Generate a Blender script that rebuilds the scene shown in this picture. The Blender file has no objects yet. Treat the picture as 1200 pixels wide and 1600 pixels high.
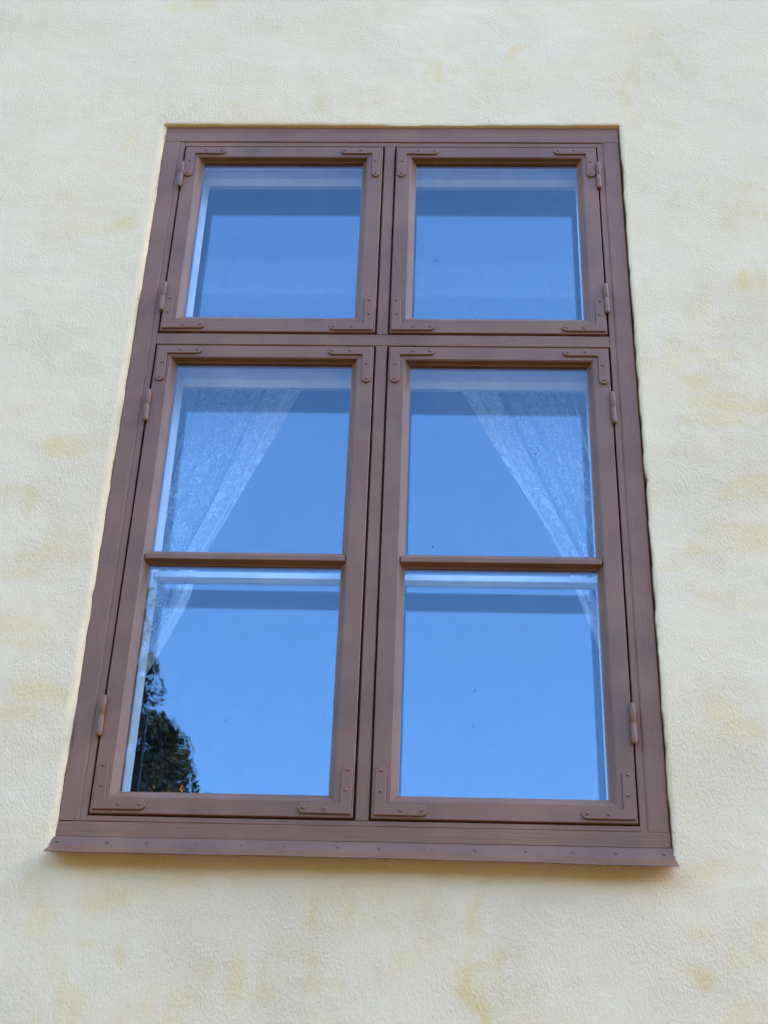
import bpy, bmesh, math, random
import numpy as np
from mathutils import Vector, Matrix

random.seed(7)
rng = np.random.default_rng(11)
C = bpy.context.scene
COL = C.collection

# ------------------------------------------------------------------ camera, sky, sun, exposure
cam_data = bpy.data.cameras.new('camera')
cam = bpy.data.objects.new('camera', cam_data)
COL.objects.link(cam)
cam_data.sensor_fit = 'HORIZONTAL'
cam_data.sensor_width = 36.0
cam_data.lens = 72.0
cam_data.clip_start = 0.05
cam_data.clip_end = 1000.0
R_ = Vector((0.99915794, 0.0259099, 0.0318133))
U_ = Vector((-0.01228622, -0.55085631, 0.83450966))
F_ = Vector((-0.03914662, 0.83419782, 0.55007413))
M = Matrix.Identity(4)
for i_ in range(3):
    M[i_][0] = R_[i_]; M[i_][1] = U_[i_]; M[i_][2] = -F_[i_]
M[0][3], M[1][3], M[2][3] = 0.15464, -2.84460, -1.10501
cam.matrix_world = M
C.camera = cam

SUN_EL, SUN_AZ = math.radians(33), math.radians(72)       # high to the right, just behind the wall plane
world = bpy.data.worlds.new('World')
C.world = world
world.use_nodes = True
wn, wl = world.node_tree.nodes, world.node_tree.links
sky = wn.new('ShaderNodeTexSky')
sky.sky_type = 'NISHITA'
sky.sun_disc = False
sky.sun_elevation = SUN_EL
sky.sun_rotation = SUN_AZ
sky.air_density = 1.0
sky.dust_density = 2.2
sky.ozone_density = 10.0
bg = wn['Background']
wl.new(sky.outputs[0], bg.inputs[0])
bg.inputs[1].default_value = 0.15
sun_d = bpy.data.lights.new('sun', 'SUN')
sun_d.energy = 4.0
sun_d.angle = math.radians(0.5)
sun_d.color = (1.0, 0.93, 0.82)
sun = bpy.data.objects.new('sun', sun_d)
COL.objects.link(sun)
to_sun = Vector((math.sin(SUN_AZ) * math.cos(SUN_EL), math.cos(SUN_AZ) * math.cos(SUN_EL), math.sin(SUN_EL)))
sun.rotation_euler = to_sun.to_track_quat('Z', 'Y').to_euler()
sun.location = to_sun * 60

vs = C.view_settings
vs.view_transform = 'Standard'
vs.look = 'None'
vs.gamma = 1.0
vs.use_curve_mapping = False
vs.exposure = 3.6
C.render.engine = 'CYCLES'
C.cycles.max_bounces = 12
C.cycles.diffuse_bounces = 5
C.cycles.glossy_bounces = 8
C.cycles.transparent_max_bounces = 32
C.cycles.use_denoising = True
C.cycles.caustics_reflective = False

# ------------------------------------------------------------------ helpers
def link(o, parent=None):
    COL.objects.link(o)
    if parent is not None:
        o.parent = parent
    return o

def tag(o, label=None, cat=None, group=None, kind=None):
    if label: o['label'] = label
    if cat: o['category'] = cat
    if group: o['group'] = group
    if kind: o['kind'] = kind
    return o

def empty(name, loc=(0, 0, 0), parent=None):
    o = bpy.data.objects.new(name, None)
    o.empty_display_size = 0.05
    o.location = loc
    return link(o, parent)

def mesh_obj(name, verts, faces, mat, parent=None, smooth=False, uvs=None):
    me = bpy.data.meshes.new(name)
    me.from_pydata([tuple(map(float, v)) for v in verts], [], faces)
    bm = bmesh.new(); bm.from_mesh(me)
    bmesh.ops.recalc_face_normals(bm, faces=bm.faces)
    bm.to_mesh(me); bm.free()
    if smooth:
        me.polygons.foreach_set('use_smooth', [True] * len(me.polygons))
    me.materials.append(mat)
    o = bpy.data.objects.new(name, me)
    return link(o, parent)

class MB:
    def __init__(s): s.v, s.f = [], []
    def add(s, v, f):
        n = len(s.v); s.v += [tuple(p) for p in v]; s.f += [tuple(i + n for i in q) for q in f]
    def box(s, x0, x1, y0, y1, z0, z1):
        v = [(x, y, z) for x in (x0, x1) for y in (y0, y1) for z in (z0, z1)]
        s.add(v, [(0, 1, 3, 2), (4, 6, 7, 5), (0, 4, 5, 1), (2, 3, 7, 6), (0, 2, 6, 4), (1, 5, 7, 3)])
    def build(s, name, mat, parent=None, smooth=False):
        return mesh_obj(name, s.v, s.f, mat, parent, smooth)

def box_obj(name, mat, parent, x0, x1, y0, y1, z0, z1, bev=0.0012):
    bm = bmesh.new()
    bmesh.ops.create_cube(bm, size=1.0)
    for v in bm.verts:
        v.co = Vector(((x0 + x1) / 2 + v.co.x * (x1 - x0), (y0 + y1) / 2 + v.co.y * (y1 - y0), (z0 + z1) / 2 + v.co.z * (z1 - z0)))
    if bev:
        bmesh.ops.bevel(bm, geom=list(bm.edges), offset=bev, segments=2, profile=0.5, affect='EDGES')
    me = bpy.data.meshes.new(name); bm.to_mesh(me); bm.free()
    me.materials.append(mat)
    return link(bpy.data.objects.new(name, me), parent)

def wob(t, seed, amp):
    """gentle hand-made unevenness along a member"""
    return amp * (math.sin(t * 3.1 + seed) * .5 + math.sin(t * 7.7 + seed * 2.3) * .3 + math.sin(t * 19.0 + seed * 4.1) * .2)

def prism(name, mat, parent, prof, axis, t0, t1, segs=24, amp=0.0006, seed=0.0):
    """closed profile [(a, y)] swept along x or z from t0 to t1 with slight unevenness"""
    mb_v, mb_f = [], []
    n = len(prof)
    for i in range(segs + 1):
        t = t0 + (t1 - t0) * i / segs
        for k, (a, y) in enumerate(prof):
            aa = a + wob(t, seed + k * .15, amp)
            yy = y + wob(t, seed + 9 + k * .1, amp * .6)
            mb_v.append((aa, yy, t) if axis == 'z' else (t, yy, aa))
    for i in range(segs):
        for k in range(n):
            a, b = i * n + k, i * n + (k + 1) % n
            mb_f.append((a, b, b + n, a + n))
    mb_f.append(tuple(range(n)))
    mb_f.append(tuple(segs * n + k for k in range(n)))
    return mesh_obj(name, mb_v, mb_f, mat, parent)

def dome(mb, c, nrm, r, h, seg=10):
    n = Vector(nrm).normalized()
    t = n.cross(Vector((1, 0, 0.01))).normalized(); b = n.cross(t)
    c = Vector(c)
    vs_, fs = [], []
    levels = [(1.0, -0.25), (0.96, .25), (.72, .72), (.36, .95)]
    for lr, lh in levels:
        for k in range(seg):
            a = 2 * math.pi * k / seg
            vs_.append(c + (t * math.cos(a) + b * math.sin(a)) * r * lr + n * h * lh)
    vs_.append(c + n * h)
    for l in range(len(levels) - 1):
        for k in range(seg):
            p, q = l * seg + k, l * seg + (k + 1) % seg
            fs.append((p, q, q + seg, p + seg))
    top = len(vs_) - 1
    for k in range(seg):
        fs.append(((len(levels) - 1) * seg + k, (len(levels) - 1) * seg + (k + 1) % seg, top))
    fs.append(tuple(range(seg - 1, -1, -1)))
    mb.add(vs_, fs)

# ------------------------------------------------------------------ materials
def new_mat(name):
    m = bpy.data.materials.new(name)
    m.use_nodes = True
    nt = m.node_tree
    return m, nt, nt.nodes, nt.links, nt.nodes['Principled BSDF']

def noise(nt, vec, scale, detail=3.0, rough=.55, dist=0.0, mapping=None):
    nd, lk = nt.nodes, nt.links
    if mapping is not None:
        mp = nd.new('ShaderNodeMapping')
        mp.inputs['Scale'].default_value = mapping[0]
        mp.inputs['Rotation'].default_value = mapping[1]
        lk.new(vec, mp.inputs['Vector']); vec = mp.outputs[0]
    t = nd.new('ShaderNodeTexNoise')
    t.inputs['Scale'].default_value = scale
    t.inputs['Detail'].default_value = detail
    t.inputs['Roughness'].default_value = rough
    t.inputs['Distortion'].default_value = dist
    lk.new(vec, t.inputs['Vector'])
    return t.outputs['Fac']

def ramp(nt, fac, lo, hi, c0=(0, 0, 0, 1), c1=(1, 1, 1, 1)):
    r = nt.nodes.new('ShaderNodeValToRGB')
    r.color_ramp.elements[0].position = lo; r.color_ramp.elements[0].color = c0
    r.color_ramp.elements[1].position = hi; r.color_ramp.elements[1].color = c1
    nt.links.new(fac, r.inputs[0])
    return r.outputs[0]

def mixc(nt, fac, a, b, mode='MIX'):
    m = nt.nodes.new('ShaderNodeMix'); m.data_type = 'RGBA'; m.blend_type = mode
    for k, x in ((0, fac), (6, a), (7, b)):
        if hasattr(x, 'is_output'): nt.links.new(x, m.inputs[k])
        elif k == 0: m.inputs[0].default_value = x
        else: m.inputs[k].default_value = (*x, 1) if len(x) == 3 else x
    return m.outputs[2]

def math_n(nt, op, a, b=None):
    m = nt.nodes.new('ShaderNodeMath'); m.operation = op
    for k, x in ((0, a), (1, b)):
        if x is None: continue
        if hasattr(x, 'is_output'): nt.links.new(x, m.inputs[k])
        else: m.inputs[k].default_value = x
    return m.outputs[0]

def bump(nt, h, dist, strength=1.0, normal=None):
    b = nt.nodes.new('ShaderNodeBump')
    b.inputs['Distance'].default_value = dist
    b.inputs['Strength'].default_value = strength
    nt.links.new(h, b.inputs['Height'])
    if normal is not None: nt.links.new(normal, b.inputs['Normal'])
    return b.outputs[0]

def objco(nt):
    return nt.nodes.new('ShaderNodeTexCoord').outputs['Object']

def plaster():
    m, nt, nd, lk, bs = new_mat('limewashed_plaster')
    co = objco(nt)
    at = nd.new('ShaderNodeAttribute'); at.attribute_name = 'wash'
    wash = at.outputs['Fac']
    # brush streaks inside the thin ochre patches
    hs = noise(nt, co, 22, 4, .6, .4, ((.22, 1, 1), (0, math.radians(6), 0)))
    vsn = noise(nt, co, 26, 4, .6, .3, ((1, 1, .2), (0, math.radians(-9), 0)))
    big = noise(nt, co, 2.2, 4, .6, .6)
    sel = ramp(nt, noise(nt, co, 1.7, 2, .5), .47, .53)
    streak = mixc(nt, sel, hs, vsn)
    fine = noise(nt, co, 60, 3, .6)
    s1 = math_n(nt, 'ADD', math_n(nt, 'MULTIPLY', streak, 2.0), math_n(nt, 'MULTIPLY', fine, .5))
    s1 = math_n(nt, 'MAXIMUM', math_n(nt, 'SUBTRACT', s1, .92), .04)
    f1 = math_n(nt, 'MULTIPLY', wash, math_n(nt, 'MULTIPLY', s1, 1.7))
    cl = nd.new('ShaderNodeClamp'); lk.new(f1, cl.inputs[0])
    base = mixc(nt, ramp(nt, big, .35, .68), WALL_A, WALL_B)
    cloud = noise(nt, co, 7, 4, .6, .5, ((.6, 1, 1), (0, 0, 0)))
    base = mixc(nt, math_n(nt, 'MULTIPLY', ramp(nt, cloud, .42, .72), .35), base, WALL_W)
    colr = mixc(nt, cl.outputs[0], base, WALL_O)
    lk.new(colr, bs.inputs['Base Color'])
    bs.inputs['Roughness'].default_value = .82
    bs.inputs['Specular IOR Level'].default_value = .25
    # float-finished grain: short slanting ridges, softer trowel waves
    g1 = noise(nt, co, 235, 4, .62, .35, ((1, 1, .55), (0, math.radians(38), 0)))
    g2 = noise(nt, co, 380, 2, .5, 0)
    rough_amt = ramp(nt, noise(nt, co, 3.0, 3, .6), .3, .65, (.18, .18, .18, 1), (1, 1, 1, 1))
    g = math_n(nt, 'ADD', ramp(nt, g1, .3, .72), math_n(nt, 'MULTIPLY', g2, .45))
    g = math_n(nt, 'MULTIPLY', g, rough_amt)
    sand = noise(nt, co, 900, 1.5, .5)
    g = math_n(nt, 'ADD', g, math_n(nt, 'MULTIPLY', sand, .22))
    n1 = bump(nt, g, .0021, 1.0)
    g3 = noise(nt, co, 24, 3, .5, .6)
    n2 = bump(nt, g3, .0025, .5, n1)
    lk.new(n2, bs.inputs['Normal'])
    return m

def wood_paint(name, axis, colr, rough=.48, grain=1.0):
    m, nt, nd, lk, bs = new_mat(name)
    co = objco(nt)
    sc = (1, 1, .05) if axis == 'z' else (.05, 1, 1)
    gr = noise(nt, co, 150, 4, .6, .2, (sc, (0, 0, 0)))
    br = noise(nt, co, 420, 2, .5, 0, (sc, (0, 0, 0)))
    lump = noise(nt, co, 16, 4, .6, .3, ((1, 1, .35) if axis == 'z' else (.35, 1, 1), (0, 0, 0)))
    big = noise(nt, co, 5, 3, .6)
    c0 = tuple(x * .82 for x in colr); c1 = tuple(min(1, x * 1.17) for x in colr)
    cc = mixc(nt, ramp(nt, big, .35, .68), c0, c1)
    cc = mixc(nt, math_n(nt, 'MULTIPLY', ramp(nt, gr, .52, .75), .16 * min(1, grain)), cc, tuple(x * .72 for x in colr))
    # small dark chips and dirt
    chip = noise(nt, co, 55, 5, .7, .8, ((1, 1, .3) if axis == 'z' else (.3, 1, 1), (0, 0, 0)))
    cc = mixc(nt, math_n(nt, 'MULTIPLY', ramp(nt, chip, .735, .76), .6 * grain), cc, (.05, .03, .025))
    ck = noise(nt, co, 38, 3, .55, .15, (sc, (0, 0, 0)))
    crack = math_n(nt, 'MULTIPLY', ramp(nt, ck, .685, .70), ramp(nt, noise(nt, co, 9, 2, .5), .5, .6))
    cc = mixc(nt, math_n(nt, 'MULTIPLY', crack, .65 * grain), cc, (.04, .022, .016))
    lk.new(cc, bs.inputs['Base Color'])
    bs.inputs['Roughness'].default_value = rough
    bs.inputs['Specular IOR Level'].default_value = .26
    h = math_n(nt, 'ADD', math_n(nt, 'MULTIPLY', gr, .7), math_n(nt, 'MULTIPLY', br, .35))
    n1 = bump(nt, h, .0013 * grain, .95)
    n2 = bump(nt, lump, .0024 * grain, .75, n1)
    lk.new(n2, bs.inputs['Normal'])
    return m

def simple(name, colr, rough=.6, spec=.4, vary=.12, scale=12, bumpd=0.0):
    m, nt, nd, lk, bs = new_mat(name)
    co = objco(nt)
    f = noise(nt, co, scale, 4, .6)
    lk.new(mixc(nt, f, tuple(c * (1 - vary) for c in colr), tuple(min(1, c * (1 + vary)) for c in colr)), bs.inputs['Base Color'])
    bs.inputs['Roughness'].default_value = rough
    bs.inputs['Specular IOR Level'].default_value = spec
    if bumpd:
        lk.new(bump(nt, f, bumpd, .8), bs.inputs['Normal'])
    return m

def glass(name, f0, wav, tint, seed):
    m = bpy.data.materials.new(name); m.use_nodes = True
    nt = m.node_tree; nd, lk = nt.nodes, nt.links
    nd.remove(nd['Principled BSDF'])
    out = nd['Material Output']
    co = objco(nt)
    w1 = noise(nt, co, 5.0, 2, .5, .3, ((1, 1, .6), (seed, seed * 2, 0)))
    w2 = noise(nt, co, 17.0, 1.5, .5, .0, ((1, 1, .5), (0, seed, 0)))
    h = math_n(nt, 'ADD', w1, math_n(nt, 'MULTIPLY', w2, .22))
    nrm = bump(nt, h, wav, 1.0)
    gl = nd.new('ShaderNodeBsdfGlossy'); gl.inputs['Roughness'].default_value = 0.0
    gl.inputs['Color'].default_value = (.78, .94, 1, 1)
    lk.new(nrm, gl.inputs['Normal'])
    tr = nd.new('ShaderNodeBsdfTransparent'); tr.inputs['Color'].default_value = tint
    geo = nd.new('ShaderNodeNewGeometry')
    dp = nd.new('ShaderNodeVectorMath'); dp.operation = 'DOT_PRODUCT'
    lk.new(geo.outputs['Incoming'], dp.inputs[0]); lk.new(geo.outputs['Normal'], dp.inputs[1])
    c = math_n(nt, 'ABSOLUTE', dp.outputs['Value'])
    p5 = math_n(nt, 'POWER', math_n(nt, 'SUBTRACT', 1.0, c), 5.0)
    fac = math_n(nt, 'ADD', f0, math_n(nt, 'MULTIPLY', p5, 1 - f0))
    mx = nd.new('ShaderNodeMixShader')
    lk.new(fac, mx.inputs[0]); lk.new(tr.outputs[0], mx.inputs[1]); lk.new(gl.outputs[0], mx.inputs[2])
    # thin film of dust and rain marks on the pane
    df = nd.new('ShaderNodeBsdfDiffuse'); df.inputs['Color'].default_value = (.5, .48, .44, 1)
    s1 = noise(nt, co, 9, 5, .65, 1.5, ((1, 1, .5), (0, seed, seed)))
    s2 = noise(nt, co, 70, 3, .6, .4, ((1, 1, .12), (0, 0, 0)))
    film = math_n(nt, 'MULTIPLY', ramp(nt, s1, .5, .72), math_n(nt, 'ADD', .3, s2))
    mx2 = nd.new('ShaderNodeMixShader')
    lk.new(math_n(nt, 'MULTIPLY', film, .024), mx2.inputs[0])
    lk.new(mx.outputs[0], mx2.inputs[1]); lk.new(df.outputs[0], mx2.inputs[2])
    lk.new(mx2.outputs[0], out.inputs['Surface'])
    return m

def lace():
    m = bpy.data.materials.new('lace_cloth'); m.use_nodes = True
    nt = m.node_tree; nd, lk = nt.nodes, nt.links
    nd.remove(nd['Principled BSDF'])
    out = nd['Material Output']
    uv = nd.new('ShaderNodeUVMap'); uv.uv_map = 'cloth'
    co = uv.outputs[0]
    sep = nd.new('ShaderNodeSeparateXYZ'); lk.new(co, sep.inputs[0])
    # flowers and leaves woven densely into a thin net
    wa = nd.new('ShaderNodeTexVoronoi'); wa.feature = 'SMOOTH_F1'; wa.inputs['Scale'].default_value = 19
    dis = nd.new('ShaderNodeTexNoise'); dis.inputs['Scale'].default_value = 26; dis.inputs['Detail'].default_value = 2
    lk.new(co, dis.inputs['Vector'])
    ad = nd.new('ShaderNodeVectorMath'); ad.operation = 'MULTIPLY_ADD'
    ad.inputs[1].default_value = (.075, .075, .0)
    lk.new(dis.outputs['Color'], ad.inputs[0]); lk.new(co, ad.inputs[2])
    lk.new(ad.outputs[0], wa.inputs['Vector'])
    n2 = nd.new('ShaderNodeTexNoise'); n2.inputs['Scale'].default_value = 38; n2.inputs['Detail'].default_value = 1.5
    n2.inputs['Distortion'].default_value = 1.2
    lk.new(co, n2.inputs['Vector'])
    fl = ramp(nt, wa.outputs['Distance'], .2, .34, (1, 1, 1, 1), (0, 0, 0, 1))
    le = ramp(nt, math_n(nt, 'ABSOLUTE', math_n(nt, 'SUBTRACT', n2.outputs['Fac'], .5)), .012, .05, (1, 1, 1, 1), (0, 0, 0, 1))
    pat = math_n(nt, 'MULTIPLY', math_n(nt, 'ADD', math_n(nt, 'MULTIPLY', fl, .45), math_n(nt, 'MULTIPLY', le, .8)), .8)
    # hem attribute carries the denser border, heading and seams
    at = nd.new('ShaderNodeAttribute'); at.attribute_name = 'dense'
    la = nd.new('ShaderNodeAttribute'); la.attribute_name = 'woven'
    op = math_n(nt, 'ADD', math_n(nt, 'MULTIPLY', la.outputs['Fac'], math_n(nt, 'ADD', .17, math_n(nt, 'MULTIPLY', pat, .66))), at.outputs['Fac'])
    cl = nd.new('ShaderNodeClamp'); lk.new(op, cl.inputs[0]); cl.inputs[2].default_value = .96
    df = nd.new('ShaderNodeBsdfDiffuse'); df.inputs['Color'].default_value = (.86, .86, .84, 1)
    tl = nd.new('ShaderNodeBsdfTranslucent'); tl.inputs['Color'].default_value = (.8, .8, .78, 1)
    m1 = nd.new('ShaderNodeMixShader'); m1.inputs[0].default_value = .35
    lk.new(df.outputs[0], m1.inputs[1]); lk.new(tl.outputs[0], m1.inputs[2])
    tr = nd.new('ShaderNodeBsdfTransparent')
    m2 = nd.new('ShaderNodeMixShader')
    lk.new(cl.outputs[0], m2.inputs[0]); lk.new(tr.outputs[0], m2.inputs[1]); lk.new(m1.outputs[0], m2.inputs[2])
    lk.new(m2.outputs[0], out.inputs['Surface'])
    return m

def leaf_mat(name, c0, c1):
    m, nt, nd, lk, bs = new_mat(name)
    oi = nd.new('ShaderNodeAttribute'); oi.attribute_name = 'tone'
    lk.new(mixc(nt, oi.outputs['Fac'], c0, c1), bs.inputs['Base Color'])
    bs.inputs['Roughness'].default_value = .7
    bs.inputs['Specular IOR Level'].default_value = .15
    return m

WALL_A = (.92, .565, .290)
WALL_B = (.915, .55, .266)
WALL_W = (.925, .60, .335)
WALL_O = (.89, .485, .168)
BROWN = (.235, .089, .036)
M_PLASTER = plaster()
M_JV = wood_paint('brown_paint_upright', 'z', BROWN, .5, 1.35)
M_JH = wood_paint('brown_paint_level', 'x', BROWN, .5, 1.2)
M_CV = wood_paint('casement_paint_upright', 'z', tuple(b * .97 for b in BROWN), .42, .55)
M_CH = wood_paint('casement_paint_level', 'x', tuple(b * .97 for b in BROWN), .42, .55)
M_IRON = simple('painted_iron', tuple(b * .95 for b in BROWN), .46, .26, .08, 40, .0006)
M_FLASH = wood_paint('painted_sheet_metal', 'x', tuple(b * .9 for b in BROWN), .45, .5)
M_WV = wood_paint('white_paint_upright', 'z', (.64, .615, .57), .4, .3)
M_WH = wood_paint('white_paint_level', 'x', (.64, .615, .57), .4, .3)
M_LACE = lace()
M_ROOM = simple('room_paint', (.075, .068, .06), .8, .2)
M_DARKGAP = simple('raw_mortar', (.30, .26, .17), .9, .1, .25, 60, .002)

# ------------------------------------------------------------------ setting
def ground():
    m, nt, nd, lk, bs = new_mat('gravel_and_grass')
    co = objco(nt)
    f = noise(nt, co, 25, 6, .7)
    g = noise(nt, co, .25, 4, .6)
    c = mixc(nt, f, (.05, .047, .042), (.10, .092, .08))
    c = mixc(nt, ramp(nt, g, .45, .5), c, (.028, .038, .014))
    lk.new(c, bs.inputs['Base Color']); bs.inputs['Roughness'].default_value = .9
    lk.new(bump(nt, f, .02), bs.inputs['Normal'])
    mb = MB(); N = 24; S = 300
    v = []
    for i in range(N + 1):
        for j in range(N + 1):
            x = -S + 2 * S * i / N; y = -S + 2 * S * j / N
            v.append((x, y, -2.65))
    f_ = [(i * (N + 1) + j, (i + 1) * (N + 1) + j, (i + 1) * (N + 1) + j + 1, i * (N + 1) + j + 1) for i in range(N) for j in range(N)]
    mb.add(v, f_)
    return tag(mb.build('ground', m), kind='structure')
ground()

def sky_block_hill():  # unseen green slope, added to block low sky light and deepen the sill shadow
    m, nt, nd, lk, bs = new_mat('sky_block_green')
    co = objco(nt)
    f = noise(nt, co, .9, 6, .7)
    lk.new(mixc(nt, f, (.02, .035, .014), (.07, .085, .03)), bs.inputs['Base Color'])
    bs.inputs['Roughness'].default_value = .9
    lk.new(bump(nt, f, .8), bs.inputs['Normal'])
    r = np.random.default_rng(40)
    n_, k_ = 90, 10
    v, f_ = [], []
    for i in range(n_ + 1):
        a = math.radians(-100 + 200 * i / n_)
        top = 19 + 3.5 * math.sin(i * .21) + 2 * math.sin(i * .53 + 1) + r.normal(0, .5)
        for k in range(k_ + 1):
            t = k / k_
            rad = 46 + 34 * t
            h = -2.9 + (top + 2.9) * math.sin(t * math.pi / 2) ** .8 + (r.normal(0, .7) if 0 < k else 0)
            v.append((math.sin(a) * rad, -math.cos(a) * rad, h))
    for i in range(n_):
        for k in range(k_):
            q = i * (k_ + 1) + k
            f_.append((q, q + 1, q + k_ + 2, q + k_ + 1))
    mb = MB(); mb.add(v, f_)
    return tag(mb.build('sky_block_hill', m, None, True), kind='structure')
sky_block_hill()

# ------------------------------------------------------------------ house: front wall with the window opening
house = empty('house', (0, 0, 0))
tag(house, 'house wall of uneven pale yellow limewashed plaster round the brown window', 'house')

PATCHES = [(0.133, 2.209, 0.028, 0.0, 0.0, -0.026, 0.8),
 (0.352, 2.292, 0.047, 0.048, 0.009, -0.019, 0.75),
 (0.307, 2.196, 0.087, 0.0, -0.001, -0.056, 0.35),
 (0.641, 2.133, 0.031, -0.017, -0.043, -0.142, 0.5),
 (0.631, 2.108, 0.059, -0.064, -0.011, -0.02, 0.4),
 (0.777, 2.248, 0.054, -0.014, -0.006, -0.031, 0.5),
 (0.681, 2.38, 0.053, -0.0, -0.004, -0.067, 0.3),
 (0.93, 1.708, 0.072, 0.0, -0.008, -0.078, 0.55),
 (0.914, 1.47, 0.047, 0.0, -0.006, -0.063, 0.6),
 (0.718, 1.131, 0.041, 0.0, -0.002, -0.03, 0.75),
 (0.807, 1.058, 0.073, 0.014, 0.001, -0.04, 0.7),
 (0.885, 1.04, 0.036, 0.0, -0.005, -0.046, 0.6),
 (0.844, 0.776, 0.084, 0.015, 0.001, -0.067, 0.6),
 (0.701, 1.207, 0.067, 0.001, -0.004, -0.048, 0.35),
 (0.776, 1.208, 0.027, 0.0, -0.005, -0.058, 0.45),
 (0.717, 0.675, 0.041, 0.001, -0.002, -0.029, 0.5),
 (0.761, 0.556, 0.063, -0.019, -0.006, -0.018, 0.5),
 (0.749, 0.279, 0.058, 0.012, 0.003, -0.042, 0.55),
 (0.669, -0.051, 0.049, 0.005, -0.0, -0.018, 0.6),
 (0.728, -0.191, 0.053, 0.015, 0.005, -0.029, 0.55),
 (0.636, -0.243, 0.036, -0.006, -0.004, -0.016, 0.85),
 (0.67, -0.321, 0.014, 0.0, -0.003, -0.034, 0.6),
 (0.727, -0.32, 0.046, 0.001, -0.003, -0.029, 0.5),
 (0.66, -0.163, 0.038, -0.014, -0.007, -0.016, 0.55),
 (0.234, -0.142, 0.012, -0.002, -0.01, -0.048, 0.8),
 (0.266, -0.238, 0.03, 0.015, 0.009, -0.019, 0.7),
 (0.245, -0.309, 0.014, 0.0, -0.0, -0.035, 0.9),
 (0.111, -0.145, 0.072, 0.002, 0.001, -0.031, 0.3),
 (0.312, -0.307, 0.07, 0.002, -0.001, -0.029, 0.4),
 (0.101, -0.23, 0.057, 0.017, 0.007, -0.023, 0.55),
 (-0.035, -0.136, 0.053, 0.011, 0.007, -0.03, 0.65),
 (-0.091, -0.211, 0.048, -0.003, -0.001, -0.019, 0.5),
 (-0.122, -0.283, 0.071, 0.002, 0.001, -0.021, 0.4),
 (-0.064, -0.27, 0.065, 0.002, 0.001, -0.016, 0.45),
 (-0.207, -0.261, 0.053, 0.001, 0.002, -0.03, 0.55),
 (-0.343, -0.323, 0.059, 0.001, 0.003, -0.029, 0.4),
 (-0.475, -0.127, 0.033, 0.014, 0.009, -0.019, 0.55),
 (-0.486, -0.23, 0.048, -0.009, -0.001, -0.017, 0.55),
 (-0.537, -0.293, 0.048, -0.029, -0.011, -0.02, 0.55),
 (-0.644, -0.15, 0.049, 0.001, 0.008, -0.05, 0.45),
 (-0.547, -0.34, 0.029, 0.001, 0.003, -0.021, 0.45),
 (-0.681, 0.003, 0.05, 0.001, 0.008, -0.046, 0.4),
 (-0.674, 0.281, 0.055, 0.018, 0.023, -0.056, 0.6),
 (-0.631, 0.167, 0.058, 0.001, 0.005, -0.031, 0.45),
 (-0.742, 0.452, 0.062, 0.001, 0.008, -0.046, 0.55),
 (-0.816, 0.769, 0.05, 0.001, 0.007, -0.043, 0.6),
 (-0.777, 0.619, 0.056, 0.001, 0.005, -0.033, 0.45),
 (-0.65, 0.67, 0.05, 0.001, 0.006, -0.041, 0.35),
 (-0.558, 0.722, 0.025, 0.006, 0.027, -0.099, 0.4),
 (-0.564, 1.069, 0.02, 0.005, 0.022, -0.083, 0.5),
 (-0.704, 0.944, 0.074, 0.001, 0.004, -0.025, 0.55),
 (-0.793, 1.038, 0.075, 0.001, 0.004, -0.026, 0.35),
 (-0.672, 1.619, 0.036, 0.0, 0.002, -0.018, 0.6),
 (-0.832, 1.708, 0.091, 0.001, 0.005, -0.032, 0.4),
 (-0.726, 1.98, 0.052, 0.0, 0.009, -0.073, 0.3),
 (-0.562, 2.49, 0.073, -0.0, 0.003, -0.028, 0.55),
 (-0.798, 2.067, 0.101, 0.021, 0.007, -0.03, 0.3),
 (-1.047, 2.421, 0.082, -0.0, 0.013, -0.083, 0.3),
 (-0.155, 2.367, 0.081, 0.0, 0.003, -0.067, 0.3),
 (-0.402, 2.106, 0.07, 0.0, 0.009, -0.114, 0.25),
 (-0.051, 2.462, 0.054, -0.0, 0.001, -0.033, 0.45),
 (-0.192, 2.068, 0.069, 0.0, 0.002, -0.035, 0.25),
 (-0.801, 1.608, 0.074, 0.001, 0.004, -0.027, 0.3),
 (0.049, -0.097, 0.049, 0.001, 0.001, -0.018, 0.45),
 (-0.283, -0.079, 0.074, 0.002, 0.001, -0.015, 0.4),
 (-0.756, 1.883, 0.086, -0.01, 0.001, -0.019, 0.2),
 (0.013, 2.107, 0.084, 0.022, 0.004, -0.025, 0.25),
 (0.445, 2.184, 0.028, 0.0, -0.001, -0.031, 0.25),
 (0.74, 1.973, 0.067, 0.009, -0.0, -0.024, 0.3),
 (0.867, 2.084, 0.068, 0.0, -0.002, -0.02, 0.2),
 (0.771, 1.326, 0.015, 0.0, -0.005, -0.06, 0.3),
 (0.725, 0.948, 0.086, 0.001, -0.003, -0.036, 0.25),
 (0.632, 0.641, 0.041, 0.001, -0.001, -0.019, 0.35)]

def fft_noise(nx, nz, dx, lx, lz, seed):
    r = np.random.default_rng(seed)
    a = r.standard_normal((nx, nz))
    kx = np.fft.fftfreq(nx, dx)[:, None]; kz = np.fft.fftfreq(nz, dx)[None]
    f = np.exp(-.5 * ((2 * np.pi * kx * lx) ** 2 + (2 * np.pi * kz * lz) ** 2))
    b = np.real(np.fft.ifft2(np.fft.fft2(a) * f))
    return b / b.std()

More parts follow.
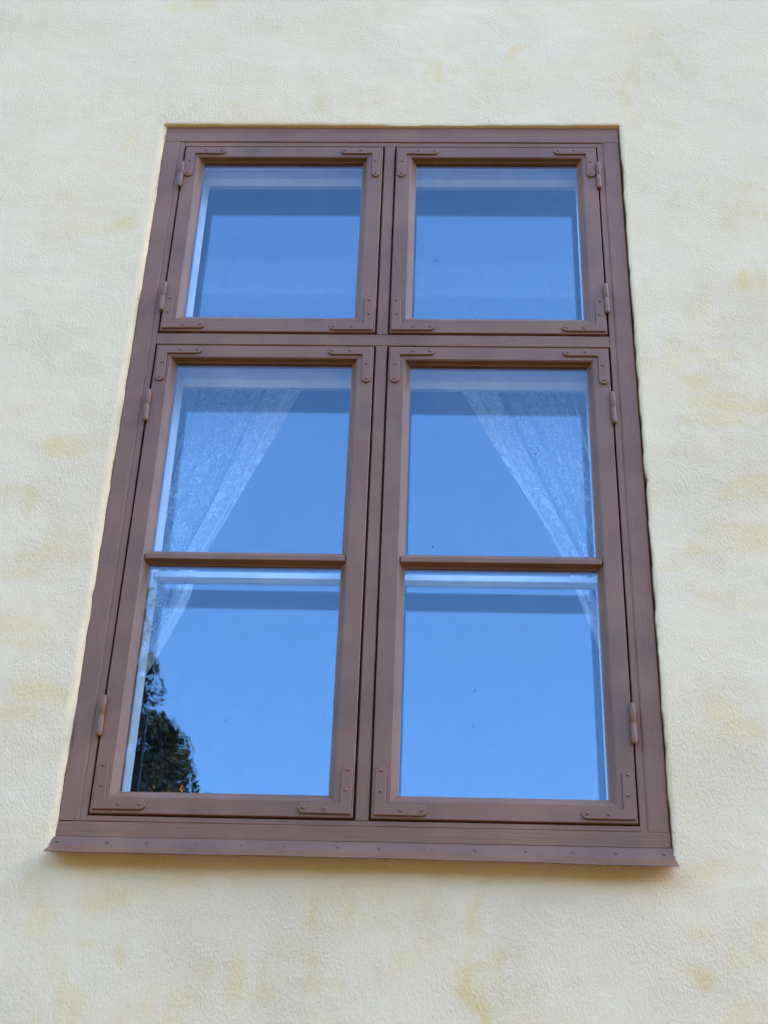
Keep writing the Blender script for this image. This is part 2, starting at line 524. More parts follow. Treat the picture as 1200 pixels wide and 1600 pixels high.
FY = -0.010                      # plaster face, a little proud of the window frame
OX0, OX1, OZ0, OZ1 = -.6085, .6048, -.029, 1.9955
def front_wall():
    d = .009
    def axis(lo, hi, cuts, far0, far1):
        pts = [lo] + cuts + [hi]
        out = list(np.linspace(far0, lo, 9)[:-1])
        for a, b in zip(pts[:-1], pts[1:]):
            n = max(1, round((b - a) / d))
            out += list(np.linspace(a, b, n + 1)[:-1])
        out += [hi] + list(np.linspace(hi, far1, 9)[1:])
        return np.array(out)
    xs = axis(-1.7, 1.6, [OX0, OX1], -4.5, 4.5)
    zs = axis(-.9, 3.0, [OZ0, OZ1], -2.8, 3.2)
    nx, nz = len(xs), len(zs)
    X, Z = np.meshgrid(xs, zs, indexing='ij')
    Y = np.full_like(X, FY)
    rel = .0006 * fft_noise(nx, nz, d, .10, .07, 1) + .0003 * fft_noise(nx, nz, d, .028, .022, 2) + .0002 * fft_noise(nx, nz, d, .012, .009, 3)
    inside = ((X > -1.69) & (X < 1.59) & (Z > -.89) & (Z < 2.99)).astype(float)
    Y += rel * inside
    # a small hardened run of plaster under the sill
    Y -= .004 * np.exp(-((X - .052) / .006) ** 2 - ((Z + .245) / .028) ** 2)
    # wobbling edges of the opening
    i0, i1 = int(np.argmin(abs(xs - OX0))), int(np.argmin(abs(xs - OX1)))
    j0, j1 = int(np.argmin(abs(zs - OZ0))), int(np.argmin(abs(zs - OZ1)))
    e = fft_noise(8, nz, d, .5, .016, 5)[0] * .0011 + fft_noise(8, nz, d, .5, .12, 6)[0] * .0012
    e2 = fft_noise(8, nz, d, .5, .010, 7)[0] * .0008 + fft_noise(8, nz, d, .5, .16, 8)[0] * .0007
    e3 = fft_noise(8, nx, d, .5, .02, 9)[0] * .0006 + fft_noise(8, nx, d, .5, .15, 10)[0] * .0008
    for jj in range(j0, j1 + 1):
        zz = zs[jj]
        X[i0, jj] += e[jj] - .002 + .0055 * max(0, (zz - .9) / 1.1)      # plaster fillet widens downwards
        X[i1, jj] += e2[jj] + .0010 * math.sin(zz * 5)
        # chipped spots beside the right jamb
        X[i1, jj] += .004 * math.exp(-((zz - .862) / .012) ** 2) + .003 * math.exp(-((zz - 1.02) / .02) ** 2) + .0025 * math.exp(-((zz - 1.84) / .05) ** 2)
    Z[i0:i1 + 1, j1] += e3[i0:i1 + 1]
    # slump of the plaster edge inwards (rounded arris)
    keep = np.ones((nx - 1, nz - 1), bool)
    keep[i0:i1, j0:j1] = False
    idx = np.arange(nx * nz).reshape(nx, nz)
    q = np.stack([idx[:-1, :-1], idx[1:, :-1], idx[1:, 1:], idx[:-1, 1:]], -1)[keep]
    V = np.stack([X, Y, Z], -1).reshape(-1, 3)
    faces = [q]
    verts = [V]
    n = nx * nz
    # ring round the opening, then fillet and reveal running back to the room
    ring = [(i, j0) for i in range(i0, i1)] + [(i1, j) for j in range(j0, j1)] + [(i, j1) for i in range(i1, i0, -1)] + [(i0, j) for j in range(j1, j0, -1)]
    prev = np.array([idx[a, b] for a, b in ring])
    base = V[prev]
    edge = fft_noise(8, len(ring), d, .5, .012, 31)[0] * .6 + fft_noise(8, len(ring), d, .5, .08, 32)[0] * .6
    def mk(shift_left, shift_other, y):
        P = base.copy()
        inx = np.zeros(len(P)); 
        for k, (a, b) in enumerate(ring):
            if a == i0: P[k, 0] = (-.5988 + .0011 * edge[k]) if shift_left > .004 else P[k, 0] + shift_left
            elif a == i1: P[k, 0] -= shift_other
            if b == j1: P[k, 2] -= shift_other
        P[:, 1] = y + rng.normal(0, .0003, len(P))
        return P
    rings = [mk(.0014, .0004, FY + .0016), mk(.0125, .0012, -.0030), mk(.0125, .0012, .006), mk(.0125, .0012, .156)]
    for P in rings:
        cur = np.arange(n, n + len(P)); n += len(P)
        verts.append(P)
        nxt, pn = np.roll(cur, -1), np.roll(prev, -1)
        faces.append(np.stack([prev, cur, nxt, pn], -1))
        prev = cur
    V = np.concatenate(verts).astype(np.float32); Fq = np.concatenate(faces).astype(np.int32)
    me = bpy.data.meshes.new('front_wall')
    me.vertices.add(len(V)); me.vertices.foreach_set('co', V.ravel())
    me.loops.add(Fq.size); me.loops.foreach_set('vertex_index', Fq.ravel())
    me.polygons.add(len(Fq)); me.polygons.foreach_set('loop_start', np.arange(0, Fq.size, 4, dtype=np.int32))
    me.polygons.foreach_set('use_smooth', np.ones(len(Fq), bool))
    me.update(calc_edges=True); me.validate()
    bm = bmesh.new(); bm.from_mesh(me); bmesh.ops.recalc_face_normals(bm, faces=bm.faces)
    f0 = max(bm.faces, key=lambda f: f.calc_area())
    if f0.normal.y > 0: bmesh.ops.reverse_faces(bm, faces=bm.faces)
    bm.to_mesh(me); bm.free()
    # thin ochre places where the limewash was brushed out
    W = np.zeros(nx * nz)
    wx = fft_noise(nx, nz, d, .03, .022, 21).ravel(); wz = fft_noise(nx, nz, d, .03, .022, 22).ravel()
    gx, gz = X.ravel() + .016 * wx, Z.ravel() + .012 * wz
    for (cx, cz, ax, az, bx, bz, s) in PATCHES:
        det = ax * bz - az * bx
        u = ((gx - cx) * bz - (gz - cz) * bx) / det
        v = (-(gx - cx) * az + (gz - cz) * ax) / det
        W = np.maximum(W, s * np.clip(1.75 - np.sqrt(u * u + v * v), 0, 1))
    gen = fft_noise(nx, nz, d, .11, .05, 23).ravel()
    fill = np.clip((gen - 1.1) * .3, 0, .3)
    W = np.maximum(W, fill * .8)
    W = np.clip(W + .05 * fft_noise(nx, nz, d, .2, .15, 24).ravel() + .07, 0, 1)
    full = np.full(len(V), .25, np.float32); full[:nx * nz] = W
    at = me.attributes.new('wash', 'FLOAT', 'POINT'); at.data.foreach_set('value', full)
    me.materials.append(M_PLASTER)
    return link(bpy.data.objects.new('front_wall', me), house)
front_wall()

def house_shell():
    side = simple('side_plaster', WALL_B, .85, .2)
    for x in (-4.5, 4.3):
        box_obj('side_wall', side, house, x, x + .2, .02, 9.0, -2.8, 3.2, 0)
    box_obj('back_wall', side, house, -4.3, 4.3, 8.8, 9.0, -2.8, 3.2, 0)
    tile = simple('roof_tile_red', (.30, .11, .06), .8, .3, .2, 6)
    mb = MB()
    v = [(-4.55, .0, 3.2), (4.55, .0, 3.2), (4.55, 4.5, 4.6), (-4.55, 4.5, 4.6), (4.55, 9.05, 3.2), (-4.55, 9.05, 3.2)]
    mb.add(v, [(0, 1, 2, 3), (3, 2, 4, 5), (0, 3, 5), (1, 4, 2), (0, 5, 4, 1)])
    mb.build('roof', tile, house)
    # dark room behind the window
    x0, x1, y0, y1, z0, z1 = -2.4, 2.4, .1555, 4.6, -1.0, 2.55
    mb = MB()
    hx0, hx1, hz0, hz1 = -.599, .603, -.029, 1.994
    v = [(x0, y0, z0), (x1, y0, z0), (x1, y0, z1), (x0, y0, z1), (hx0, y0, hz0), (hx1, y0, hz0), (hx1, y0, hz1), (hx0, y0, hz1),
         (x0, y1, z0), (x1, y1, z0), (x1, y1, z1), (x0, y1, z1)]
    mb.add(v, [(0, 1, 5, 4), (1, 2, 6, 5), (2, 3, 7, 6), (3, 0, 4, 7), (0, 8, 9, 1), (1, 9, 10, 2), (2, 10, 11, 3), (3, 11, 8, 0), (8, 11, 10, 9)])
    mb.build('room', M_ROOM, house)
house_shell()

# ------------------------------------------------------------------ the window
window = empty('casement_window', (0, 0, 0))
tag(window, 'brown painted wooden window with four casements and iron corner brackets in plaster wall', 'window', kind='thing')

frame = empty('window_frame', (0, 0, 0), window)
YB = .046
def jamb_prof(x_in, x_out):
    s = 1 if x_out > x_in else -1
    g = x_in + s * .0142
    return [(x_in - s * .012, YB), (x_in - s * .012, .0362), (x_in, .0360), (x_in, .0010), (x_in + s * .001, 0), (g - s * .0012, .0002), (g - s * .0002, .0011), (g + s * .0008, -.0002), (g + s * .004, -.0016),
            (x_out - s * .003, -.0018), (x_out - s * .0008, -.0008), (x_out, .001), (x_out, YB)]
prism('jamb', M_JV, frame, jamb_prof(-.5427, -.5995), 'z', .0336, 1.9373, 60, .0009, 1.0)
prism('jamb', M_JV, frame, jamb_prof(.5435, .6), 'z', .0336, 1.9373, 60, .0009, 4.0)
def board_prof(z0, z1, y=0.0, b=.0012):
    return [(z0, YB), (z0, y + b), (z0 + b, y), (z1 - b, y), (z1, y + b), (z1, YB)]
prism('head', M_JH, frame, board_prof(1.9384, 1.9915, -.0018), 'x', -.5995, .6, 50, .0007, 2.0)
prism('head_strip', M_JH, frame, [(1.9110, YB), (1.9110, .0364)] + board_prof(1.9226, 1.9376, .0)[:0] + [(1.9226, .0362), (1.9226, .0012), (1.9238, 0), (1.9364, 0), (1.9376, .0012), (1.9376, YB)], 'x', -.5424, .5432, 40, .0003, 3.0)
prism('sill_strip', M_JH, frame, [(.0336, YB), (.0336, .0012), (.0348, 0), (.0440, 0), (.0452, .0012), (.0452, .0362), (.0560, .0364), (.0560, YB)], 'x', -.5424, .5432, 40, .0003, 5.0)
prism('sill_board', M_JH, frame, board_prof(.0006, .0328, -.0018), 'x', -.5995, .6, 50, .0007, 6.0)
prism('transom', M_JH, frame, [(1.2360, YB), (1.2360, .0364), (1.2467, .0362), (1.2467, .0018), (1.2485, 0), (1.2800, 0), (1.2818, .0018), (1.2818, .0362), (1.2930, .0364), (1.2930, YB)], 'x', -.5424, .5432, 40, .0004, 7.0)
for z0, z1 in ((1.2822, 1.9222), (.0456, 1.2463)):      # the two lengths of the centre post
    prism('mullion', M_JV, frame, [(-.0250, YB), (-.0250, .0366), (-.0131, .0364), (-.0131, .0018), (-.0113, 0), (.0123, 0), (.0141, .0018), (.0141, .0364), (.0260, .0366), (.0260, YB)], 'z', z0, z1, 40, .0004, z0 * 3)

def ring_frame(parent, rect, side_s, ys, mats, names=('stile', 'rail')):
    """four members with the same depth steps; side_s[k] gives offsets from the outer rectangle (left, right, top, bottom) at step k"""
    x0, x1, z0, z1 = rect
    rings = []
    for (l, r, t, b), y in zip(side_s, ys):
        rings.append([(x0 + l, y, z0 + b), (x1 - r, y, z0 + b), (x1 - r, y, z1 - t), (x0 + l, y, z1 - t)])
    n = len(rings)
    g = .00012
    for side, (a, b) in enumerate(((0, 1), (1, 2), (2, 3), (3, 0))):      # bottom, right, top, left
        A = [Vector(r[a]) for r in rings]; B = [Vector(r[b]) for r in rings]
        dirv = (B[0] - A[0]).normalized()
        A = [p + dirv * g for p in A]; B = [p - dirv * g for p in B]
        v = A + B
        f = [(k, (k + 1) % n, n + (k + 1) % n, n + k) for k in range(n)] + [tuple(range(n)), tuple(range(n, 2 * n))]
        mesh_obj(names[1] if side in (0, 2) else names[0], v, f, mats[1] if side in (0, 2) else mats[0], parent)

def bracket_mesh():
    """flat L-shaped iron with round ends and four rivets; corner at origin, arms along +x and -z, face towards -y"""
    w, L = .0226, .1055
    r = w / 2
    def arc(cx, cz, a0, a1, n=7):
        return [(cx + r * math.cos(a0 + (a1 - a0) * k / n), cz + r * math.sin(a0 + (a1 - a0) * k / n)) for k in range(n + 1)]
    pi = math.pi
    out = [(0, 0)]
    out += [(r * .0, -L + r)] + arc(r, -L + r, pi, 2 * pi)[1:]
    out += [(w, -w)]
    out += [(L - r, -w)] + arc(L - r, -r, -pi / 2, pi / 2)[1:]
    n = len(out)
    def inset(d):
        res = []
        for k in range(n):
            p0, p1, p2 = Vector(out[k - 1]), Vector(out[k]), Vector(out[(k + 1) % n])
            e1, e2 = (p1 - p0).normalized(), (p2 - p1).normalized()
            n1, n2 = Vector((-e1.y, e1.x)), Vector((-e2.y, e2.x))
            m = (n1 + n2); m = m / max(.3, m.dot(n1)) if m.length > 1e-6 else n1
            res.append((p1.x + m.x * d, p1.y + m.y * d))
        return res
    mb = MB()
    lv = [(0, .0008), (.0001, -.0036), (.0012, -.0047)]
    v = []
    for d, y in lv:
        v += [(x, y, z) for x, z in inset(d)]
    f = []
    for l in range(2):
        for k in range(n):
            f.append((l * n + k, l * n + (k + 1) % n, (l + 1) * n + (k + 1) % n, (l + 1) * n + k))
    f.append(tuple(range(n))); f.append(tuple(2 * n + k for k in range(n)))
    mb.add(v, f)
    for x, z in ((L - r, -r), (w + .030, -r + .001), (r, -L + r), (r + .001, -w - .028)):
        dome(mb, (x, -.0046, z), (0, -1, 0), .0042, .0026, 9)
    o = mb.build('corner_bracket', M_IRON)
    me = o.data
    bpy.data.objects.remove(o)
    return me
BRACKET = bracket_mesh()

def mirrored(me, sx, sz):
    m2 = me.copy()
    m2.transform(Matrix.Diagonal((sx, 1, sz, 1)))
    if sx * sz < 0: m2.flip_normals()
    return m2
BR = {(1, 1): BRACKET, (-1, 1): mirrored(BRACKET, -1, 1), (1, -1): mirrored(BRACKET, 1, -1), (-1, -1): mirrored(BRACKET, -1, -1)}

def hinge_mesh():
    h = .0925
    prof = [(0, 0), (.0036, .0002), (.0056, .002), (.0064, .006), (.0066, h * .5 - .0016), (.0057, h * .5 - .0006), (.0057, h * .5 + .0006), (.0066, h * .5 + .0016),
            (.0064, h - .010), (.0052, h - .002), (.003, h), (0, h + .0003)]
    seg = 14
    v, f = [], []
    for r, z in prof:
        for k in range(seg):
            a = 2 * math.pi * k / seg
            v.append((max(r, .0001) * math.cos(a), max(r, .0001) * math.sin(a), z - h / 2))
    for l in range(len(prof) - 1):
        for k in range(seg):
            a, b = l * seg + k, l * seg + (k + 1) % seg
            f.append((a, b, b + seg, a + seg))
    f.append(tuple(range(seg))); f.append(tuple((len(prof) - 1) * seg + k for k in range(seg)))
    o = mesh_obj('hinge', v, f, M_IRON, None, True)
    me = o.data; bpy.data.objects.remove(o)
    return me
HINGE = hinge_mesh()

FACE = -.0030
GY = .0148
G_OUT = [glass('outer_glass_%s' % k, .043, .0005, (.985, .99, .988, 1), s) for k, s in (('first', .3), ('second', 1.7), ('third', 2.9), ('fourth', 4.4))]
G_IN = glass('inner_glass', .054, .0004, (.985, .99, .988, 1), 5.1)
def pane(parent, mat, x0, x1, z0, z1, y, th=.003, tilt=0.0):
    e = .0025
    mb = MB(); mb.box(x0 - e, x1 + e, y, y + th, z0 - e, z1 + e)
    return mb.build('pane', mat, parent)

def casement(rect, gl, label, hinges, side, bar=None, gm=None):
    """rect outer edge, gl glass opening (x0,x1,z0,z1), bar (z_low_glass_top, z_face0, z_face1, z_up_glass_bottom)"""
    c = empty('casement', (0, 0, 0), window)
    tag(c, label)
    x0, x1, z0, z1 = rect
    gx0, gx1, gz0, gz1 = gl
    x0, x1, z0, z1 = x0 + .0007, x1 - .0007, z0 + .0005, z1 - .0008
    rect = (x0, x1, z0, z1)
    l, r, t, b = gx0 - x0, x1 - gx1, z1 - gz1, gz0 - z0
    st, rt, bt = .0125, .0035, .0165
    S = [(0, 0, 0, 0), (0, 0, 0, 0), (.0013,) * 4,
         (l - st - .0028, r - st - .0028, t - rt - .0024, b - bt - .0028), (l - st - .0012, r - st - .0012, t - rt - .0012, b - bt - .0012), (l - st, r - st, t - rt, b - bt),
         tuple(q - .0026 for q in (l, r, t, b)), (l, r, t, b), (l, r, t, b)]
    Y = [.034, FACE + .0013, FACE, FACE, FACE + .0016, FACE + .002, GY - .0022, GY - .0004, .0341]
    ring_frame(c, rect, S, Y, (M_CV, M_CH))
    if bar:
        zl, f0, f1, zu = bar
        prism('glazing_bar', M_CH, c, [(zl, .034), (zl, GY - .0004), (zl + .0022, GY - .0022), (f0 - .0008, FACE + .003), (f0, FACE + .0012), (f0 + .0012, FACE + .0002), (f1 - .0012, FACE + .0002), (f1, FACE + .0012), (zu - .0022, GY - .0022), (zu, GY - .0004), (zu, .034)],
              'x', gx0 - .009, gx1 + .009, 20, .0002, 2.0)
        pane(c, gm, gx0, gx1, zu, gz1, GY)
        pane(c, gm, gx0, gx1, gz0, zl, GY + .0003)
    else:
        pane(c, gm, gx0, gx1, gz0, gz1, GY)
    off = .0042
    for (sx, sz) in ((1, 1), (-1, 1), (1, -1), (-1, -1)):
        o = bpy.data.objects.new('corner_bracket', BR[(sx, sz)])
        link(o, c)
        jx, jz = random.uniform(-.0012, .0012), random.uniform(-.0012, .0012)
        o.location = ((x0 + off + jx) if sx > 0 else (x1 - off + jx), FACE, (z1 - off - .001 + jz) if sz > 0 else (z0 + off + .002 + jz))
        o.rotation_euler = (0, random.uniform(-.012, .012), 0)
    for hz in hinges:
        o = bpy.data.objects.new('hinge', HINGE)
        link(o, c)
        o.location = (x0 - .0022 if side < 0 else x1 + .0024, -.0078, hz)
        o.rotation_euler = (random.uniform(-.01, .01), random.uniform(-.02, .02), random.uniform(0, 6))
    return c

L0, L1, R0, R1 = -.5391, -.0168, .0177, .5400
casement((L0, L1, 1.2855, 1.9191), (-.4878, -.0698, 1.3448, 1.8765), 'upper casement hung on the left jamb', (1.812, 1.391), -1, None, G_OUT[0])
casement((R0, R1, 1.2855, 1.9191), (.0705, .4885, 1.3448, 1.8770), 'upper casement hung on the right jamb', (1.812, 1.394), 1, None, G_OUT[1])
BAR = (.6338, .6405, .6532, .6690)
casement((L0, L1, .0487, 1.2430), (-.4878, -.0690, .1025, 1.2010), 'lower casement hung on the left jamb with a tree mirrored in it', (1.057, .258), -1, BAR, G_OUT[2])
casement((R0, R1, .0487, 1.2430), (.0707, .4877, .1042, 1.1990), 'lower casement hung on the right jamb', (1.062, .261), 1, BAR, G_OUT[3])

# inner window: white sashes some 9 cm behind the brown ones
lining = empty('inner_frame', (0, 0, 0), window)
box_obj('lining', M_WV, lining, -.5975, -.5440, .0475, .150, .0, 1.9900, .001)
box_obj('lining', M_WV, lining, .5450, .5985, .0475, .150, .0, 1.9900, .001)
box_obj('lining', M_WH, lining, -.5438, .5448, .0475, .150, 1.9250, 1.9900, .001)
box_obj('lining', M_WH, lining, -.5438, .5448, .0475, .150, .0, .0430, .001)
box_obj('inner_transom', M_WH, lining, -.5438, .5448, .0475, .150, 1.2470, 1.2810, .001)
box_obj('inner_mullion', M_WV, lining, -.0140, .0150, .0475, .150, 1.2812, 1.9248, .001)
box_obj('inner_mullion', M_WV, lining, -.0140, .0150, .0475, .150, .0432, 1.2468, .001)
IF, IG = .0900, .1050
def inner_casement(rect, gl, bar=None):
    c = empty('inner_casement', (0, 0, 0), window)
    tag(c, 'white painted inner casement behind the brown one')
    x0, x1, z0, z1 = rect; gx0, gx1, gz0, gz1 = gl
    l, r, t, b = gx0 - x0, x1 - gx1, z1 - gz1, gz0 - z0
    st = .010
    S = [(0,) * 4, (0,) * 4, (.0013,) * 4, tuple(q - st - .002 for q in (l, r, t, b)), tuple(q - st for q in (l, r, t, b)), (l, r, t, b), tuple(q - .007 for q in (l, r, t, b)), tuple(q - .007 for q in (l, r, t, b))]
    Y = [.124, IF + .0013, IF, IF, IF + .003, IG, IG + .0035, .124]
    ring_frame(c, rect, S, Y, (M_WV, M_WH))
    if bar:
        zl, f0, f1, zu = bar
        prism('glazing_bar', M_WH, c, [(zl + .004, .120), (zl + .004, IG + .0032), (zl, IG), (f0 - .002, IF + .007), (f0 - .001, IF + .003), (f0, IF + .001), (f1, IF + .001), (f1 + .001, IF + .003), (zu, IG), (zu - .002, IG + .0032), (zu - .002, .120)], 'x', gx0 - .006, gx1 + .006, 8, .0002, 1.0)
        pane(c, G_IN, gx0, gx1, zu, gz1, IG); pane(c, G_IN, gx0, gx1, gz0, zl, IG + .0003)
    else:
        pane(c, G_IN, gx0, gx1, gz0, gz1, IG)
IB = (.6450, .6500, .6640, .6690)
inner_casement((-.5425, -.0155, 1.2830, 1.9235), (-.4860, -.0640, 1.3400, 1.8830))
inner_casement((.0165, .5435, 1.2830, 1.9235), (.0660, .4930, 1.3400, 1.8830))
inner_casement((-.5425, -.0155, .0450, 1.2450), (-.4860, -.0640, .1000, 1.1990), IB)
inner_casement((.0165, .5435, .0450, 1.2450), (.0660, .4930, .1000, 1.1990), IB)

# sheet-metal drip sill under the frame
sill = empty('drip_sill', (0, 0, 0), window)
def drip():
    segs = 40
    prof0 = [(-.0005, .0035), (-.0015, -.0015), (-.0038, -.0018), (-.0112, -.0222), (-.0130, -.0240), (-.0500, -.0468), (-.0508, -.0488), (-.0496, -.0492), (-.0488, -.0476), (-.0125, -.0256), (-.0095, -.0300), (-.0005, -.0300)]
    v, f = [], []
    n = len(prof0)
    for i in range(segs + 1):
        t = i / segs
        x = -.6035 + 1.2085 * t
        for k, (y, z) in enumerate(prof0):
            wt = min(1, abs(z) / .05)
            dz = (-.0045 * t * t - .0006 * math.sin(t * 9) - .0004 * math.sin(t * 31)) * wt
            dy = .0008 * math.sin(t * 13 + 1) * wt
            v.append((x, y + dy, z + dz))
    for i in range(segs):
        for k in range(n):
            a, b = i * n + k, i * n + (k + 1) % n
            f.append((a, b, b + n, a + n))
    f.append(tuple(range(n))); f.append(tuple(segs * n + k for k in range(n)))
    mesh_obj('metal_sheet', v, f, M_FLASH, sill)
    for k in range(14):
        x = -.5925 + .0906 * k + (random.uniform(-.009, .009) if 0 < k < 13 else 0)
        mb = MB()
        t = (x + .6035) / 1.2085
        dome(mb, (x, -.0078, -.0125 - .0009 * t * t), (0, -.92, .34), .0036, random.uniform(.0008, .0022), 9)
        mb.build('nail', M_FLASH, sill, True)
drip()

# ------------------------------------------------------------------ lace curtains in the room
def curtain(sign, label):
    """gathered at a rod, drawn aside to a tie at the frame; sign -1 left, 1 right"""
    CY = .20
    if sign < 0:
        zs_ = [1.74, 1.60, 1.28, .90, .75, .665, .515, .40, .0, -.3]; inner = [.012, .07, .210, .354, .420, .432, .488, .540, .50, .47]
    else:
        zs_ = [1.74, 1.60, 1.28, 1.02, .793, .63, .50, .40, .0, -.3]; inner = [.005, .055, .196, .316, .432, .486, .525, .545, .50, .47]
    nu, nv = 260, 160
    V, UV, D, LA = [], [], [], []
    for j in range(nv + 1):
        z = 1.74 + (-.3 - 1.74) * j / nv
        zi = np.interp(-z, [-q for q in zs_], inner)
        side = np.interp(-z, [-1.74, -.9, -.40, .3], [.63, .63, .60, .62])
        tight = 1 / max(.18, (side - zi) / .62)
        for i in range(nu + 1):
            u = i / nu                                       # 0 frame side, 1 inner edge
            uu = u ** (1 + .25 * max(0, min(1, (1.5 - z))))
            x = side + (zi - side) * uu
            fold = math.sin(u * 34 + 1.3 * math.sin(u * 5 + sign) + .6 * math.sin(z * 3)) * .5 + math.sin(u * 19 + z * 1.5 + sign) * .5
            amp = .006 + .010 * min(2.2, tight - 1)
            if z > 1.56: amp = .005; fold = math.sin(u * 95 + math.sin(u * 13)) * .7 + .3 * math.sin(u * 41)
            y = CY + fold * amp + .025 * max(0, .9 - z) * 0
            xx = x + .004 * math.sin(u * 50 + z * 9) * min(1, tight - .6)
            V.append((sign * xx, y, z))
            UV.append((u * .95, z * 1.0))
            d = 0.0
            e = (1 - u)
            if e < .045: d = .34 + .16 * math.sin(z * 150) * (e < .02)
            elif e < .20: d = .16
            if e < .055 and e > .040: d = .6
            if abs(u - .40) < .009: d = max(d, .55)          # woven seam
            if abs(u - .62) < .006: d = max(d, .18)
            d += .10 * max(0, tight - 1.15) * .6
            la = 1.0
            if .175 < e < .21: la, d = .25, 0
            if z > 1.28:
                la = max(.0, 1 - (z - 1.28) / .16); d *= la
            if 1.585 < z < 1.70:
                d = .115 + .015 * math.sin(u * 110 + 2 * math.sin(u * 13)) + (.05 if z < 1.61 else 0)
            elif z >= 1.70: d = 0
            LA.append(la)
            D.append(d)
    F = []
    for j in range(nv):
        for i in range(nu):
            a = j * (nu + 1) + i
            F.append((a, a + 1, a + nu + 2, a + nu + 1))
    me = bpy.data.meshes.new('lace_curtain')
    me.from_pydata(V, [], F)
    me.polygons.foreach_set('use_smooth', [True] * len(F))
    uvl = me.uv_layers.new(name='cloth')
    li = np.empty(len(me.loops), np.int32); me.loops.foreach_get('vertex_index', li)
    uvl.data.foreach_set('uv', np.array(UV, np.float32)[li].ravel())
    at = me.attributes.new('dense', 'FLOAT', 'POINT'); at.data.foreach_set('value', np.array(D, np.float32))
    at = me.attributes.new('woven', 'FLOAT', 'POINT'); at.data.foreach_set('value', np.array(LA, np.float32))
    me.materials.append(M_LACE)
    o = link(bpy.data.objects.new('lace_curtain', me))
    return tag(o, label, 'curtain', 'lace curtains behind the glass')
curtain(-1, 'white lace curtain behind left lower casement, gathered towards the left jamb')
curtain(1, 'white lace curtain behind right lower casement, with scalloped hem, gathered to the right')

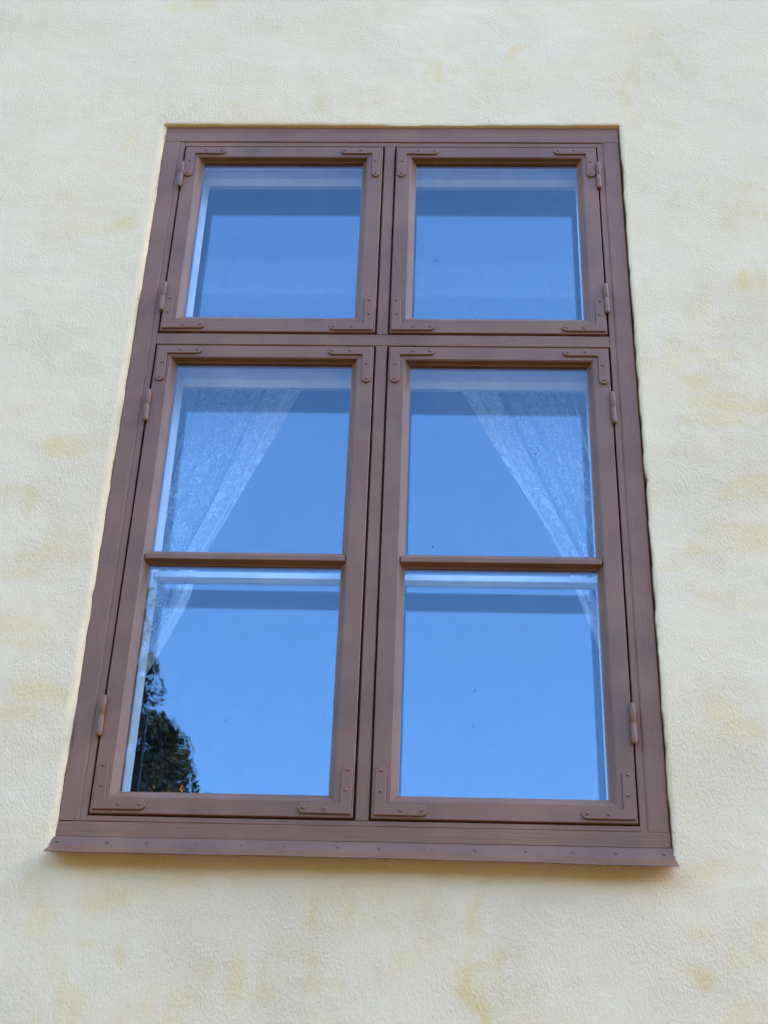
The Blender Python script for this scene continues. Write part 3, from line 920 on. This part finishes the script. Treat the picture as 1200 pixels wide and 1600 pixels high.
# ------------------------------------------------------------------ trees across the yard, mirrored in the lower left pane
def tree(name, label, cat, base, height, profile, n_clump, per, leaf, mat, seed, lean=0.0, spread=.35, trunk_r=.16):
    r = np.random.default_rng(seed)
    root = empty(name, base)
    tag(root, label, cat, kind='thing')
    bark = simple('bark_' + name, (.09, .065, .045), .9, .2, .3, 9, .02)
    # tapered trunk and limbs
    mb = MB()
    def limb(p0, p1, r0, r1, seg=7):
        p0, p1 = Vector(p0), Vector(p1)
        d = (p1 - p0).normalized(); a = d.orthogonal().normalized(); b = d.cross(a)
        v, f = [], []
        for k, (p, rr) in enumerate(((p0, r0), ((p0 + p1) / 2 + a * r0 * .5, (r0 + r1) * .52), (p1, r1))):
            for s in range(seg):
                t = 2 * math.pi * s / seg
                v.append(p + (a * math.cos(t) + b * math.sin(t)) * rr)
        for l in range(2):
            for s in range(seg):
                x, y = l * seg + s, l * seg + (s + 1) % seg
                f.append((x, y, y + seg, x + seg))
        f.append(tuple(range(seg))); f.append(tuple(2 * seg + s for s in range(seg)))
        mb.add(v, f)
    limb((0, 0, -.1), (lean * .8, 0, height * .9), trunk_r, .03)
    for k in range(16):
        h = height * (.18 + .7 * k / 16)
        a = r.uniform(0, 2 * math.pi)
        w = np.interp(h / height, *profile) * .8
        limb((lean * h / height, 0, h), (lean * h / height + math.cos(a) * w, math.sin(a) * w, h + w * .35), .05 * (1.2 - h / height), .012, 5)
    mb.build('trunk', bark, root)
    # crown: leaf blades in clumps
    V = np.zeros((n_clump * per * 4, 3)); T = np.zeros(n_clump * per * 4)
    k = 0
    for c in range(n_clump):
        t = r.uniform(.06, 1.0) ** .9
        w = np.interp(t, *profile)
        a = r.uniform(0, 2 * math.pi)
        rad = w * math.sqrt(r.uniform(.15, 1.0)) * r.uniform(.85, 1.0)
        cc = np.array([lean * t + rad * math.cos(a), rad * math.sin(a), t * height])
        tone = r.uniform(0, 1)
        size = spread * r.uniform(.5, 1.2)
        pts = cc + np.clip(r.normal(0, 1, (per, 3)), -1.3, 1.3) * size * np.array([.5, .5, .42])
        d1 = r.normal(0, 1, (per, 3)); d1 /= np.linalg.norm(d1, axis=1)[:, None]
        d2 = np.cross(d1, r.normal(0, 1, (per, 3))); d2 /= np.linalg.norm(d2, axis=1)[:, None]
        ll = leaf * r.uniform(.6, 1.3, per)[:, None]
        q = np.stack([pts - d1 * ll, pts + d2 * ll * .42, pts + d1 * ll, pts - d2 * ll * .42], 1).reshape(-1, 3)
        V[k:k + per * 4] = q
        T[k:k + per * 4] = np.repeat(np.clip(tone + r.normal(0, .2, per), 0, 1), 4)
        k += per * 4
    me = bpy.data.meshes.new('crown')
    me.vertices.add(len(V)); me.vertices.foreach_set('co', V.astype(np.float32).ravel())
    nf = len(V) // 4
    me.loops.add(len(V)); me.loops.foreach_set('vertex_index', np.arange(len(V), dtype=np.int32))
    me.polygons.add(nf); me.polygons.foreach_set('loop_start', np.arange(0, len(V), 4, dtype=np.int32))
    me.update(calc_edges=True)
    at = me.attributes.new('tone', 'FLOAT', 'POINT'); at.data.foreach_set('value', T.astype(np.float32))
    me.materials.append(mat)
    link(bpy.data.objects.new('crown', me), root)
    return root
GREEN = leaf_mat('dark_green_leaves', (.004, .007, .003), (.014, .020, .007))
GREEN2 = leaf_mat('mid_green_leaves', (.004, .007, .003), (.015, .022, .008))
AUTUMN = leaf_mat('autumn_leaves', (.10, .045, .012), (.30, .13, .025))
tree('tall_tree', 'tall dark green tree mirrored in the lower left pane, reaching highest', 'tree', (-5.1, -14.0, -2.65), 12.5,
     ([0, .06, .3, .6, .75, .86, .94, 1], [.2, 1.5, 2.35, 2.45, 2.2, 1.75, 1.15, .15]), 1500, 110, .046, GREEN, 3, 0, .27, .2)
tree('young_tree', 'smaller dark green tree with wispy top mirrored right of the tall one', 'tree', (-2.97, -12.3, -2.65), 8.7,
     ([0, .1, .4, .7, .85, .93, 1], [.1, .8, 1.05, .95, .62, .36, .06]), 620, 90, .038, GREEN2, 5, .12, .2, .1)
tree('autumn_tree', 'small tree with orange autumn leaves mirrored along the lower pane edge', 'tree', (-2.50, -11.5, -2.65), 7.7,
     ([0, .1, .4, .7, .88, 1], [.1, .7, 1.0, .85, .5, .1]), 100, 60, .034, AUTUMN, 8, .05, .2, .08)

# fly specks and dirt on the panes
def speck(parent, x, y, z, w, h, tilt=0.0):
    mb = MB(); mb.box(-w, w, -.0006, .0006, -h, h)
    o = mb.build('dirt_speck', M_SPECK, parent); o.location = (x, y, z); o.rotation_euler = (0, tilt, 0)
M_SPECK = simple('dry_dirt', (.02, .018, .015), .9, .1)
low = [o for o in window.children if o.name.startswith('casement')]
YS = GY - .0003
for x, z, w, h, t in ((.2227, .340, .0006, .0030, .1), (.219, .262, .0006, .0024, -.2), (.1305, .690, .0007, .0030, .1), (.3605, .945, .0013, .0016, 0), (.315, .500, .0005, .0012, 0)):
    speck(low[3], x, YS, z, w, h, t)
for x, z, w, h, t in ((-.288, .262, .0006, .0030, .2), (-.405, .590, .0006, .0018, 0)):
    speck(low[2], x, YS, z, w, h, t)
speck(low[1], .128, YS, 1.535, .0012, .0014)
